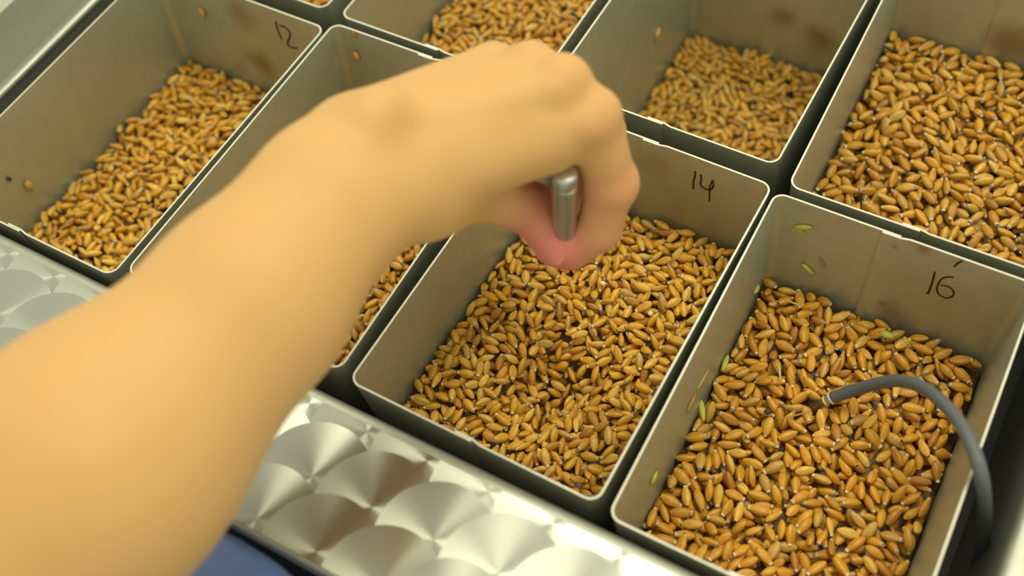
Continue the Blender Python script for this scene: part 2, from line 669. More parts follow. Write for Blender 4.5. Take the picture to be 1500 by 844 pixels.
# the right-hand sheet laps inside, so ink on it sits one sheet nearer
nb = stroke(bins['12'], [[(403.8, 31), (407, 44), (412.5, 58)], [(409.5, 37.5), (417, 40), (423.5, 46), (424.6, 53), (421.5, 61), (422, 66), (427, 69.5), (436, 71)]], 0.00012, 0.00060, 'handwritten_number')
tag(nb, 'number 12 in dark marker')
nb = stroke(bins['14'], [[(1018.3, 251), (1018, 258), (1015.8, 266), (1015.5, 277)], [(1026.5, 256), (1027, 264), (1026, 270), (1029, 274.5), (1036, 278), (1041.5, 277.5), (1045, 272), (1044, 264.5), (1042, 268), (1039.5, 275), (1039.4, 284), (1039, 295.5)]], 0.00012, 0.00044, 'handwritten_number')
tag(nb, 'number 14 in dark marker')
nb = stroke(bins['16'], [[(1369.6, 398), (1365, 416), (1359.5, 430), (1358, 428.5)], [(1396.5, 406.5), (1388, 406), (1380, 408.5), (1374, 417), (1372.5, 425), (1376, 432), (1385, 436.5), (1393, 435.5), (1397, 430.5), (1394.5, 424), (1387, 419.5), (1377.5, 418)], [(1397.5, 391), (1403, 386), (1410, 382)]], 0.00012, 0.00044, 'handwritten_number')
tag(nb, 'number 16 and a tick in dark marker')

# ------------------------------------------------------------------ barley
GL, GW, GH = 0.0047, 0.00208, 0.00178       # half length, half width, half height of a kernel
NR, NS = 9, 10


def kernel(chit, slim=1.0, hue=0):
    """unit mesh of a barley kernel: spindle with a crease below, five veins and, when chitted, a white rootlet tip. Returns verts, tris, quads, per-vertex colour class."""
    V, col = [], []
    us = np.linspace(-0.93, 0.93, NR)
    for i, u in enumerate(us):
        prof = (1 - abs(u) ** 2.1) ** 0.80 * (1.0 - 0.16 * u) + 0.04
        for k in range(NS):
            a = 2 * math.pi * k / NS
            r = prof
            y, z = math.cos(a) * r * GW * slim, math.sin(a) * r * GH * slim
            if k == 7 or k == 8:
                z *= 0.80
            V.append((u * GL, y, z))
            col.append(0.80 if k % 2 == 0 else 1.06)
    V.append((-GL * 1.06, 0, 0))
    col.append(0.7)
    V.append((GL * (1.06 if not chit else 1.12), 0, 0.0002))
    col.append(0.6)
    Q, T = [], []
    for i in range(NR - 1):
        for k in range(NS):
            k2 = (k + 1) % NS
            Q.append((i * NS + k, (i + 1) * NS + k, (i + 1) * NS + k2, i * NS + k2))
    e0, e1 = NR * NS, NR * NS + 1
    for k in range(NS):
        k2 = (k + 1) % NS
        T.append((e0, k, k2))
        T.append((e1, (NR - 1) * NS + k2, (NR - 1) * NS + k))
    V, col = np.array(V), np.array(col)
    white = np.zeros(len(V))
    if chit:
        j = slice((NR - 1) * NS, NR * NS)
        V[j, 1:] *= 1.9
        white[j] = 1.0
        white[e1] = 1.0
    return V, np.array(T), np.array(Q)[:, ::-1], col, white


KERN = [kernel(False), kernel(True), kernel(True, 0.92), kernel(True, 1.06)]
PAL = np.array([(0.74, 0.42, 0.055), (0.68, 0.35, 0.035), (0.80, 0.51, 0.10), (0.58, 0.28, 0.03), (0.74, 0.41, 0.04), (0.66, 0.42, 0.10), (0.46, 0.21, 0.035)])
PALW = np.array([0.26, 0.22, 0.15, 0.10, 0.17, 0.07, 0.03])

CELL = 0.0006


def footprint(yaw, tilt, sc):
    """lower and upper surface offsets of a tilted ellipsoid on the cell grid."""
    cy, sy, ct, st = math.cos(yaw), math.sin(yaw), math.cos(tilt), math.sin(tilt)
    R = np.array([[cy, -sy, 0], [sy, cy, 0], [0, 0, 1]]) @ np.array([[ct, 0, -st], [0, 1, 0], [st, 0, ct]])
    A = R @ np.diag([1 / (GL * sc * 0.97) ** 2, 1 / (GW * sc) ** 2, 1 / (GH * sc) ** 2]) @ R.T
    h = int(GL * 1.15 / CELL) + 1
    g = np.arange(-h, h + 1) * CELL
    X, Y = np.meshgrid(g, g, indexing='ij')
    a = A[2, 2]
    bq = 2 * (A[0, 2] * X + A[1, 2] * Y)
    c = A[0, 0] * X * X + 2 * A[0, 1] * X * Y + A[1, 1] * Y * Y - 1
    disc = bq * bq - 4 * a * c
    ok = disc > 0
    s = np.sqrt(np.where(ok, disc, 0))
    lo, up = (-bq - s) / (2 * a), (-bq + s) / (2 * a)
    ii = np.where(ok.any(1))[0]
    jj = np.where(ok.any(0))[0]
    sl = (slice(ii[0], ii[-1] + 1), slice(jj[0], jj[-1] + 1))
    lo = np.where(ok, lo, 1e3)[sl]
    up = np.where(ok, up, -1e3)[sl]
    return R, lo, up, ii[0] - h, jj[0] - h


TILTS = np.radians([-34, -20, -9, 0, 0, 9, 20, 34])
FOOTS = {sc: [[footprint(math.pi * 2 * k / 30, t, sc) for t in TILTS] for k in range(30)] for sc in (0.88, 1.0)}


def value_noise(nx, ny, step, amp):
    gx, gy = nx // step + 3, ny // step + 3
    g = rng.normal(size=(gx, gy)) * amp
    x, y = np.arange(nx) / step, np.arange(ny) / step
    i, j = x.astype(int), y.astype(int)
    fx, fy = (x - i), (y - j)
    fx, fy = (fx * fx * (3 - 2 * fx))[:, None], (fy * fy * (3 - 2 * fy))[None, :]
    a, b_, c, d = g[np.ix_(i, j)], g[np.ix_(i + 1, j)], g[np.ix_(i, j + 1)], g[np.ix_(i + 1, j + 1)]
    return (a * (1 - fx) + b_ * fx) * (1 - fy) + (c * (1 - fx) + d * fx) * fy


def gscale(key):
    return 1.0 if key in ('16', 'B16') else 0.88


def fill(b, bumps=(), rough=0.0011, layers=0.0078, region=None):
    hw = b.hw - TH + SIDE_T * b.level - 0.0003
    hd = b.hd - TH + END_T * b.level - 0.0003
    nx, ny = int(2 * hw / CELL), int(2 * hd / CELL)
    xs, ys = (np.arange(nx) + 0.5) * CELL - hw, (np.arange(ny) + 0.5) * CELL - hd
    tgt = b.level + value_noise(nx, ny, 38, rough) + value_noise(nx, ny, 14, rough * 0.45)
    X, Y = np.meshgrid(xs, ys, indexing='ij')
    for (bx, by, sx, sy, h) in bumps:
        tgt = tgt + h * np.exp(-((X - bx) / sx) ** 2 - ((Y - by) / sy) ** 2)
    H = tgt - layers
    own = -np.ones((nx, ny), int)
    area = 4 * hw * hd
    N = int(area * layers * 1.5 / 6.1e-8)
    FOOT = FOOTS[gscale(b.key)]
    N = int(N / gscale(b.key) ** 3)
    out = []
    for n in range(N):
        best = None
        for _ in range(12):
            i, j = rng.integers(0, nx), rng.integers(0, ny)
            if region and not region(xs[i], ys[j]):
                continue
            f = FOOT[rng.integers(30)][rng.integers(8)]
            R, lo, up, oi, oj = f
            i0, j0 = i + oi, j + oj
            i1, j1 = i0 + lo.shape[0], j0 + lo.shape[1]
            if i0 < 0 or j0 < 0 or i1 > nx or j1 > ny:
                continue
            z = (H[i0:i1, j0:j1] - lo).max()
            s = z - tgt[i, j]
            if best is None or s < best[0]:
                best = (s, z, i, j, f)
        if best is None or best[0] > 0.0026:
            continue
        s, z, i, j, (R, lo, up, oi, oj) = best
        z -= 0.0005
        i0, j0 = i + oi, j + oj
        wnd = H[i0:i0 + lo.shape[0], j0:j0 + lo.shape[1]]
        top = z + up
        up_ = top > wnd
        wnd[up_] = top[up_]
        own[i0:i0 + lo.shape[0], j0:j0 + lo.shape[1]][up_] = len(out)
        out.append((xs[i], ys[j], z, R))
    b.grid = (xs, ys, tgt, H, own, hw, hd)
    return out


def grain_arrays(b, grains, keep, tone):
    """one joined mesh of the grains in KEEP (bin frame)."""
    Vs, Ts, Qs, Cs = [], [], [], []
    nv = 0
    for g in keep:
        x, y, z, R = grains[g]
        kind = g % 4
        V, T, Q, col, white = KERN[kind]
        c = PAL[rng.choice(len(PAL), p=PALW)] * tone * (0.86 + 0.28 * rng.random())
        roll = rng.uniform(-math.pi, math.pi)
        cr, sr = math.cos(roll), math.sin(roll)
        rr = np.array([[1, 0, 0], [0, cr, -sr], [0, sr, cr]])
        sc = (0.90 + 0.2 * rng.random()) * gscale(b.key)
        P = (V * sc) @ rr.T @ R.T + (x, y, z)
        C_ = c[None, :] * col[:, None]
        C_ = C_ * (1 - white[:, None]) + np.array((0.95, 0.88, 0.66)) * white[:, None]
        Vs.append(P)
        Cs.append(np.hstack([C_, np.ones((len(P), 1))]))
        Ts.append(T + nv)
        Qs.append(Q + nv)
        nv += len(P)
    return np.concatenate(Vs), np.concatenate(Ts), np.concatenate(Qs), np.concatenate(Cs)


BUMPS = {
    '14': [(0.003, -0.020, 0.013, 0.018, -0.020), (0.030, 0.045, 0.03, 0.03, 0.004), (-0.045, 0.0, 0.012, 0.06, 0.002)],
    '16': [(0.0, 0.07, 0.05, 0.02, 0.003), (0.0, -0.02, 0.03, 0.03, -0.002)],
    '12': [(0.0, 0.02, 0.02, 0.03, 0.003)],
    'B14': [(0, 0, 0.04, 0.06, 0.002)],
    'B16': [(-0.02, 0.03, 0.03, 0.04, 0.004)],
}
TONE = {'12': (1.08, 1.06, 0.95), '13': (1.02, 1.0, 1.05), '14': (1.10, 1.08, 1.0), '16': (1.02, 0.93, 0.78), 'B12': (0.95, 0.9, 0.8),
        'B13': (1.0, 1.0, 1.1), 'B14': (0.98, 0.98, 1.1), 'B16': (0.93, 0.88, 0.85)}
REGION = {}
HEAP_LABEL = {
    '12': 'golden barley filling the steel bin marked 12', '13': 'barley filling the steel bin under the forearm',
    '14': 'golden barley with a stirred hollow in the bin marked 14', '16': 'orange-brown barley in the bin marked 16, around the probe',
    'B12': 'barley in the corner bin behind bin 12', 'B13': 'pale barley in the back bin above the hand',
    'B14': 'low wet barley at the bottom of the bin behind bin 14', 'B16': 'dark golden barley heaped in the bin behind bin 16'}
singles = None
for k, b in bins.items():
    grains = fill(b, BUMPS.get(k, ()), region=REGION.get(k), layers=0.0078 if k in ('12', '14', '16', 'B16', 'B14') else 0.006)
    xs, ys, tgt, H, own, hw, hd = b.grid
    tops = np.bincount(own[own >= 0].ravel(), minlength=len(grains))
    keep = [g for g in range(len(grains)) if tops[g] > 3 or grains[g][2] > tgt[min(int((grains[g][0] + hw) / CELL), len(xs) - 1), min(int((grains[g][1] + hd) / CELL), len(ys) - 1)] - 0.0035]
    picked = []
    if k == '16':
        P = to_world(b, np.array([[g[0], g[1], g[2]] for g in grains]))
        px, py, dd = project(P)
        score = tops / dd ** 2 * ((px > 15) & (px < 1485) & (py > 15) & (py < 829) & (tops > 30))
        # not where the near and side walls hide the heap
        picked = list(np.argsort(-score)[:300])
        singles = (b, grains, picked)
    pk = set(int(i) for i in picked)
    V, T, Q, Cc = grain_arrays(b, grains, [g for g in keep if g not in pk], np.array(TONE[k]))
    # the bed below the loose layers, one surface with the heap
    st = 6
    bx, by = np.append(np.arange(0, len(xs), st), len(xs) - 1), np.append(np.arange(0, len(ys), st), len(ys) - 1)
    gx, gy = xs[bx].copy(), ys[by].copy()
    BX, BY = np.meshgrid(gx, gy, indexing='ij')
    BZ = tgt[np.ix_(bx, by)] - 0.0062
    n0 = len(V)
    ia = np.arange(len(bx) * len(by)).reshape(len(bx), len(by)) + n0
    q2 = np.stack([ia[:-1, :-1], ia[1:, :-1], ia[1:, 1:], ia[:-1, 1:]], -1).reshape(-1, 4)
    V2 = np.stack([BX.ravel(), BY.ravel(), BZ.ravel()], -1)
    # closed down to the base plate
    ring = np.concatenate([ia[:, 0], ia[-1, 1:], ia[-2::-1, -1], ia[0, -2:0:-1]])
    low = V2[ring - n0].copy()
    sx, sy = (b.hw - TH - SIDE_T * DEPTH - 0.0006) / hw, (b.hd - TH - END_T * DEPTH - 0.0006) / hd
    low[:, 0] *= sx
    low[:, 1] *= sy
    low[:, 2] = -DEPTH + 0.0016
    il = np.arange(len(ring)) + n0 + len(V2)
    q3 = np.stack([ring, il, np.roll(il, -1), np.roll(ring, -1)], -1)[:, ::-1]
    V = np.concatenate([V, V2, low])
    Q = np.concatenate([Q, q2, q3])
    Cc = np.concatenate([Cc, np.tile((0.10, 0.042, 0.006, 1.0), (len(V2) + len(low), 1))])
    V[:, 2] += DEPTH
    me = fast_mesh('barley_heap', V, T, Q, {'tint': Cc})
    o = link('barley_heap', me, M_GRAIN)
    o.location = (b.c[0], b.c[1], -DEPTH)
    o.rotation_euler = (0, 0, b.yaw)
    tag(o, HEAP_LABEL[k], 'barley', kind='stuff')

# the 300 kernels that show largest, on top of the nearest heap, one object each
VAR = []
for v in range(24):
    V, T, Q, col, white = KERN[v % 4]
    c = PAL[rng.choice(len(PAL), p=PALW)] * np.array(TONE['16']) * (0.88 + 0.26 * rng.random())
    C_ = c[None, :] * col[:, None]
    C_ = C_ * (1 - white[:, None]) + np.array((0.95, 0.88, 0.66)) * white[:, None]
    me = fast_mesh('barley_grain', V, T, Q, {'tint': np.hstack([C_, np.ones((len(V), 1))])})
    me.materials.append(M_GRAIN)
    me['look'] = ('pale golden' if c[1] > 0.43 else 'golden orange' if c[1] > 0.335 else 'dark orange-brown') + ' grain with ' + ('white tip' if v % 4 else 'plain tip')
    VAR.append(me)
b, grains, picked = singles
Rb = np.eye(3)
Rb[:2, :2] = b.rot
for n, g in enumerate(picked):
    x, y, z, R = grains[int(g)]
    roll = rng.uniform(-math.pi, math.pi)
    cr, sr = math.cos(roll), math.sin(roll)
    Rw = Rb @ R @ np.array([[1, 0, 0], [0, cr, -sr], [0, sr, cr]])
    p = to_world(b, np.array((x, y, z)))
    o = bpy.data.objects.new('barley_grain', VAR[int(rng.integers(24))])
    C.objects.link(o)
    s = 0.90 + 0.2 * rng.random()
    o.matrix_world = Matrix.Translation(Vector(p)) @ Matrix(Rw.tolist()).to_4x4() @ Matrix.Scale(s, 4)
    tipd = math.hypot(*(p[:2] - at_z(1200, 592, p[2])[:2]))
    zone = ('beside the probe tip in' if tipd < 0.016 else 'by the back wall of' if y > 0.045 else 'by the front rim of' if y < -0.042 else
            'along the bin 14 side of' if x < -0.028 else 'along the cable side of' if x > 0.028 else 'in the middle of')
    tag(o, '%s, %s bin 16' % (o.data['look'], zone), 'grain', 'barley grains on top of the heap in bin 16')


def heap_z(b, lx, ly):
    xs, ys, tgt, H, own, hw, hd = b.grid
    i = min(max(int((lx + hw) / CELL), 0), len(xs) - 1)
    j = min(max(int((ly + hd) / CELL), 0), len(ys) - 1)
    return H[max(i - 3, 0):i + 4, max(j - 3, 0):j + 4].max()


def on_heap(b, px, py):
    z = b.level
    for _ in range(6):
        P = at_z(px, py, z)
        l = to_local(b, P)
        z = heap_z(b, l[0], l[1])
    return at_z(px, py, z)


# ------------------------------------------------------------------ loose grains and husks stuck to the walls or lying on the heaps
def loose(name, P, direction, normal, L, W, T, m, label, cat, bend=0.0):
    """a husk or kernel of half length L, half width W, half thickness T lying flat along DIRECTION."""
    d = np.asarray(direction, float)
    n = np.asarray(normal, float)
    n = n / np.linalg.norm(n)
    d = d - n * (d @ n)
    d = d / np.linalg.norm(d)
    s = np.cross(n, d)
    V, Tq, Q, col, white = KERN[0]
    A = V / np.array((GL, GW, GH))
    A = A.copy()
    A[:, 2] += bend * (A[:, 0] ** 2) * L / max(T, 1e-6)
    Mw = np.stack([d * L, s * W, n * T], 1)
    V2 = A @ Mw.T
    me = fast_mesh(name, V2, Tq, Q, {'tint': np.tile((0.66, 0.42, 0.09, 1.0), (len(V2), 1))})
    o = link(name, me, m)
    o.location = Vector(np.asarray(P) + n * T * 0.9)
    tag(o, label, cat)
    return o


def wall_loose(name, k, wall, p0, p1, W, T, m, label, cat, bend=0.0):
    b = bins[k]
    lift = 0.0
    a, c = to_world(b, on_wall(b, *p0, wall, lift)), to_world(b, on_wall(b, *p1, wall, lift))
    nl = np.array((0, -1, END_T)) if wall == 'back' else np.array((1, 0, SIDE_T))
    nw = nl.copy()
    nw[:2] = b.rot @ nl[:2]
    return loose(name, (a + c) / 2, c - a, nw, np.linalg.norm(c - a) / 2, W, T, m, label, cat, bend)


wall_loose('barley_grain', '12', 'back', (295, 9), (301, 26), 0.0016, 0.0012, M_GRAIN, 'single barley grain stuck high on the wall inside bin 12', 'grain')
wall_loose('barley_grain', '12', 'left', (34, 264), (46, 278), 0.0019, 0.0014, M_GRAIN, 'single golden grain on the side wall at the front of bin 12', 'grain')
wall_loose('seed_speck', '12', 'left', (9, 259), (15, 264), 0.0011, 0.0009, M_SPECK, 'dark speck on the side wall beside the lone grain in bin 12', 'seed')
wall_loose('barley_grain', '13', 'back', (521, 73), (527, 89), 0.0015, 0.0012, M_GRAIN, 'single barley grain on the back wall of the bin under the forearm', 'grain')
wall_loose('barley_husk', '13', 'back', (515, 43), (523, 56), 0.0009, 0.0006, M_BROWNHUSK, 'brown husk scrap below the rim of the bin under the forearm', 'husk')
wall_loose('barley_grain', 'B14', 'left', (958, 56), (964, 39), 0.0017, 0.0012, M_GRAIN, 'single grain on the side wall of the bin behind bin 14', 'grain')
wall_loose('barley_husk', '16', 'back', (1163, 331), (1192, 331), 0.0013, 0.0011, M_GREEN, 'yellow-green husk near the rim inside bin 16, upper of a crossed pair', 'husk')
wall_loose('barley_husk', '16', 'back', (1166, 333), (1179, 341), 0.0009, 0.0007, M_GREEN, 'short green husk crossing under the larger one inside bin 16', 'husk')
wall_loose('barley_husk', '16', 'back', (1175, 384), (1194, 401), 0.0011, 0.0010, M_GREEN, 'slim green husk halfway down the back wall inside bin 16', 'husk')
wall_loose('barley_husk', '16', 'back', (1200, 376), (1211, 393), 0.0006, 0.0005, M_BROWNHUSK, 'thin pinkish brown husk beside the green one inside bin 16', 'husk')


def heap_loose(name, k, p0, p1, W, T, m, label, cat, up=0.0015, bend=0.0):
    b = bins[k]
    a, c = on_heap(b, *p0), on_heap(b, *p1)
    z = max(a[2], c[2]) + up - T
    a, c = at_z(*p0, z), at_z(*p1, z)
    return loose(name, (a + c) / 2, c - a, (0, 0, 1), np.linalg.norm(c - a) / 2, W, T, m, label, cat, bend)


heap_loose('barley_husk', '16', (1026, 585), (1031, 620), 0.0013, 0.0008, M_GREEN, 'flat grey-green husk at the side wall in bin 16', 'husk')
heap_loose('barley_husk', '16', (986, 640), (990, 665), 0.0012, 0.0009, M_GREEN, 'bright green husk at the side wall below the flat one in bin 16', 'husk')
heap_loose('barley_husk', '16', (1288, 489), (1310, 496), 0.0017, 0.0012, M_GREEN, 'green grain by the back wall seam in bin 16', 'grain')
heap_loose('barley_husk', '16', (1395, 622), (1408, 634), 0.0017, 0.0009, M_GREEN, 'pale green flake under the cable in bin 16', 'husk')
heap_loose('barley_husk', '16', (1058, 545), (1067, 520), 0.0012, 0.0008, M_GREEN, 'slim grey-green husk high up along the bin 14 side of bin 16', 'husk')
heap_loose('barley_husk', '16', (1104, 432), (1112, 418), 0.0012, 0.0009, M_GREEN, 'upright yellow-green husk in the far corner of bin 16', 'husk', up=0.003)
wall_loose('barley_grain', '16', 'left', (951, 709), (960, 688), 0.0014, 0.0010, M_GREEN, 'green grain stuck to the side wall near the front of bin 16', 'grain')
wall_loose('barley_husk', '16', 'left', (1004, 603), (1018, 574), 0.0011, 0.0008, M_BROWNHUSK, 'brown husk stuck to the side wall above the flat green one', 'husk')
wall_loose('straw_awn', '16', 'left', (1021, 570), (1038, 540), 0.0003, 0.0003, M_STRAW, 'pale awn running up the side wall above the brown husk', 'straw')
wall_loose('straw_awn', '14', 'back', (957, 250), (966, 277), 0.0003, 0.0003, M_STRAW, 'pale curved awn on the back wall beside the seam of bin 14', 'straw')
wall_loose('straw_awn', '14', 'left', (669, 376), (674, 364), 0.0003, 0.0003, M_STRAW, 'tiny pale awn on the side wall of bin 14 near the wrist', 'straw')
heap_loose('straw_awn', '16', (1150, 440), (1176, 450), 0.0004, 0.0004, M_STRAW, 'thin pale straw awn at the back left of bin 16', 'straw')
heap_loose('straw_awn', '16', (1141, 530), (1143, 560), 0.0005, 0.0004, M_STRAW, 'thin upright straw awn in the middle of bin 16', 'straw')
heap_loose('straw_awn', '16', (1140, 616), (1192, 602), 0.0004, 0.0004, M_BROWNHUSK, 'brown straw awn lying by the probe tip in bin 16', 'straw')
heap_loose('seed_speck', '16', (1119, 603), (1130, 607), 0.0014, 0.0012, M_SPECK, 'dark grey seed left of the probe tip in bin 16', 'seed')
heap_loose('white_kernel', '14', (949, 460), (957, 462), 0.0011, 0.0010, M_WHITE, 'white kernel halfway down bin 14, nearer the camera', 'seed', up=0.0010)
heap_loose('white_kernel', '14', (879, 416), (888, 418), 0.0011, 0.0010, M_WHITE, 'white kernel on the grain right of the fingertips in bin 14', 'seed', up=0.0010)
heap_loose('barley_grain', '12', (176, 197), (177, 184), 0.0016, 0.0013, M_GRAIN, 'single grain leaning at the side wall edge of the heap in bin 12', 'grain', up=0.0020)

# ------------------------------------------------------------------ temperature probe on its cable
CAB = [(1205, 590, -0.0540), (1219, 583, -0.0505), (1260, 569, -0.040), (1310, 558, -0.026), (1352, 568, -0.013), (1392, 602, 0.000), (1420, 645, 0.0078), (1437, 695, 0.0066), (1443, 745, -0.012), (1440, 792, -0.045), (1428, 842, -0.085), (1420, 870, -0.125), (1418, 880, -DEPTH + 0.004)]
pts = [at_z(x, y, z) for x, y, z in CAB]
probe = empty('temperature_probe', pts[-1])
tag(probe, 'grey cable looping over the rim of bin 16 with its metal tip in the grain', 'cable')


def pc(name, me, m, parent=probe):
    o = link(name, me, m, parent)
    o.matrix_parent_inverse = Matrix.Translation(-Vector(pts[-1])) if parent is probe else Matrix()
    return o


v, f = tube(spline(pts[1:], 10), 0.0026, 14)
pc('cable_jacket', mesh('cable_jacket', v, f), M_CABLE)
d0 = (pts[1] - pts[0]) / np.linalg.norm(pts[1] - pts[0])
tipP = [pts[1] - d0 * 0.030, pts[1] - d0 * 0.027, pts[1] - d0 * 0.0055, pts[1] - d0 * 0.0055, pts[1] - d0 * 0.0004, pts[1] + d0 * 0.0008]
v, f = tube(tipP, [0.0006, 0.0018, 0.0018, 0.0021, 0.0021, 0.0021], 14)
tag(pc('metal_tip', mesh('metal_tip', v, f), M_PROBE), 'brass-coloured metal sensor tip')
v, f = tube([pts[1] - d0 * 0.0009, pts[1] - d0 * 0.0007, pts[1] + d0 * 0.0001, pts[1] + d0 * 0.0003], [0.0024, 0.0029, 0.0029, 0.0024], 14)
tag(pc('collar_ring', mesh('collar_ring', v, f), M_PLUG), 'pale collar ring')
v, f = tube([pts[1] - d0 * 0.0038, pts[1] - d0 * 0.0036, pts[1] - d0 * 0.0030, pts[1] - d0 * 0.0028], [0.0020, 0.0024, 0.0024, 0.0020], 14)
tag(pc('collar_ring', mesh('collar_ring', v, f), M_PLUG), 'pale collar ring')

# ------------------------------------------------------------------ the person: forearm and hand grown as one surface
J = lambda x, y, d: at_depth(x, y, d / 1000.0)
JT = {
    'elbow': J(-150, 975, 335), 'fore1': J(140, 680, 345), 'fore2': J(376, 441, 365), 'fore3': J(488, 293, 378), 'wrist': J(553, 240, 388),
    'i1': J(866, 172, 396), 'i2': J(895, 268, 418), 'i3': J(877, 335, 433), 'i4': J(838, 368, 441),
    'm1': J(822, 126, 393), 'm2': J(876, 195, 432), 'm3': J(852, 270, 456), 'm4': J(822, 312, 458),
    'r1': J(776, 104, 401), 'r2': J(828, 158, 436), 'r3': J(792, 212, 452), 'r4': J(762, 232, 444),
    'p1': J(722, 102, 409), 'p2': J(768, 140, 432), 'p3': J(744, 188, 445), 'p4': J(726, 208, 437),
    't0': J(620, 282, 398), 't1': J(708, 276, 418), 't2': J(782, 308, 437), 't3': J(815, 360, 438),
}
upv = CAM_R[:, 2]                      # towards the camera: the back of the hand faces that way
ax = JT['fore3'] - JT['fore1']
ax = ax / np.linalg.norm(ax)
side = np.cross(ax, upv)
side = side / np.linalg.norm(side)     # towards the thumb
caps = []                              # (a, b, ra, rb, blend)


def cap_(a, b_, ra, rb, k=0.006):
    a = JT[a] if isinstance(a, str) else a
    b_ = JT[b_] if isinstance(b_, str) else b_
    caps.append((a, b_, ra / 1000, rb / 1000, k))


deep = -upv
shoulder_end = JT['elbow'] + np.array((-0.02, -0.10, 0.045))
cap_(shoulder_end, 'elbow', 40, 39, 0.02)
cap_('elbow', 'fore1', 39, 39.5, 0.02)
cap_('fore1', 'fore2', 39.5, 30.0, 0.02)
cap_('fore2', JT['fore3'] + side * 0.005, 28, 19.5, 0.012)
cap_(JT['fore2'] - side * 0.004, JT['fore3'] - side * 0.005, 28, 19.5, 0.012)
for s in (-1, 1):
    cap_(JT['fore3'] + side * 0.006 * s, JT['wrist'] + side * 0.0085 * s, 20.5, 17.5, 0.012)
# carpals and metacarpals
W_ = JT['wrist']
cap_(W_ + side * 0.009, 'i1', 17.5, 10.0, 0.006)
cap_(W_ + side * 0.003, 'm1', 17.5, 10.4, 0.005)
cap_(W_ - side * 0.004, 'r1', 17, 9.6, 0.005)
cap_(W_ - side * 0.009, 'p1', 17, 8.8, 0.005)
for f_, o_, r_ in (('i', 0.0045, 7.2), ('m', 0.0050, 7.4), ('r', 0.0045, 6.8), ('p', 0.0035, 6.2)):
    q_ = JT[f_ + '1'] + upv * o_
    cap_(q_ - ax * 0.003, q_ + ax * 0.002, r_ * 0.9, r_, 0.005)                     # knuckle
    cap_(W_ + upv * 0.0155 + ax * 0.018 + (JT[f_ + '1'] - JT['m1']) * 0.18, q_ - ax * 0.004, 2.0, 3.4, 0.005)   # tendon
# palm depth
cap_(W_ + deep * 0.006, JT['i1'] + deep * 0.012 - ax * 0.016 - side * 0.006, 16, 10, 0.010)
cap_(W_ + deep * 0.006, JT['r1'] + deep * 0.012 - ax * 0.012, 16, 11, 0.010)
cap_(W_ - side * 0.008 + deep * 0.006, JT['p1'] + deep * 0.010 - ax * 0.01, 14, 11, 0.012)
# ulnar head
ub = J(548, 172, 372)
cap_(ub, ub + ax * 0.004, 7, 7, 0.012)
# fingers
for f, rr in (('i', (10.4, 9.4, 8.6, 7.6)), ('m', (10.6, 9.6, 8.7, 7.8)), ('r', (10.0, 9.1, 8.2, 7.4)), ('p', (9.0, 8.2, 7.3, 6.6))):
    for n in (1, 2, 3):
        cap_(f + str(n), f + str(n + 1), rr[n - 1], rr[n], 0.0028)
    q = JT[f + '2']
    caps.append((q, q, rr[1] / 1000 * 1.06, rr[1] / 1000 * 1.06, 0.003))
cap_(W_ + side * 0.012 + deep * 0.006, 't0', 14, 14.5, 0.012)
cap_('t0', 't1', 14.5, 12.0, 0.010)
cap_('t1', 't2', 11.8, 10.0, 0.003)
cap_('t2', 't3', 10.0, 8.6, 0.003)

VS = 0.0015
lo = np.min([np.minimum(a - ra, b_ - rb) for a, b_, ra, rb, k in caps], 0) - 0.02
hi = np.max([np.maximum(a + ra, b_ + rb) for a, b_, ra, rb, k in caps], 0) + 0.02
dims = np.ceil((hi - lo) / VS).astype(int) + 1
D = np.full(dims, 0.05, np.float32)
GXs = [lo[i] + np.arange(dims[i]) * VS for i in range(3)]
for (a, b_, ra, rb, k) in caps:
    mrg = max(ra, rb) + 0.03
    i0 = np.maximum(((np.minimum(a, b_) - mrg - lo) / VS).astype(int), 0)
    i1 = np.minimum(((np.maximum(a, b_) + mrg - lo) / VS).astype(int) + 1, dims)
    sl = tuple(slice(i0[i], i1[i]) for i in range(3))
    X = GXs[0][sl[0]][:, None, None].astype(np.float32)
    Y = GXs[1][sl[1]][None, :, None].astype(np.float32)
    Z = GXs[2][sl[2]][None, None, :].astype(np.float32)
    ba = b_ - a
    L2 = float(ba @ ba)
    if L2 < 1e-12:
        d = np.sqrt((X - a[0]) ** 2 + (Y - a[1]) ** 2 + (Z - a[2]) ** 2) - ra
    else:
        h = np.clip(((X - a[0]) * ba[0] + (Y - a[1]) * ba[1] + (Z - a[2]) * ba[2]) / L2, 0, 1)
        d = np.sqrt((X - a[0] - ba[0] * h) ** 2 + (Y - a[1] - ba[1] * h) ** 2 + (Z - a[2] - ba[2] * h) ** 2) - (ra + (rb - ra) * h)
    cur = D[sl]
    hh = np.clip(0.5 + 0.5 * (cur - d) / k, 0, 1)
    D[sl] = cur * (1 - hh) + d * hh - k * hh * (1 - hh)


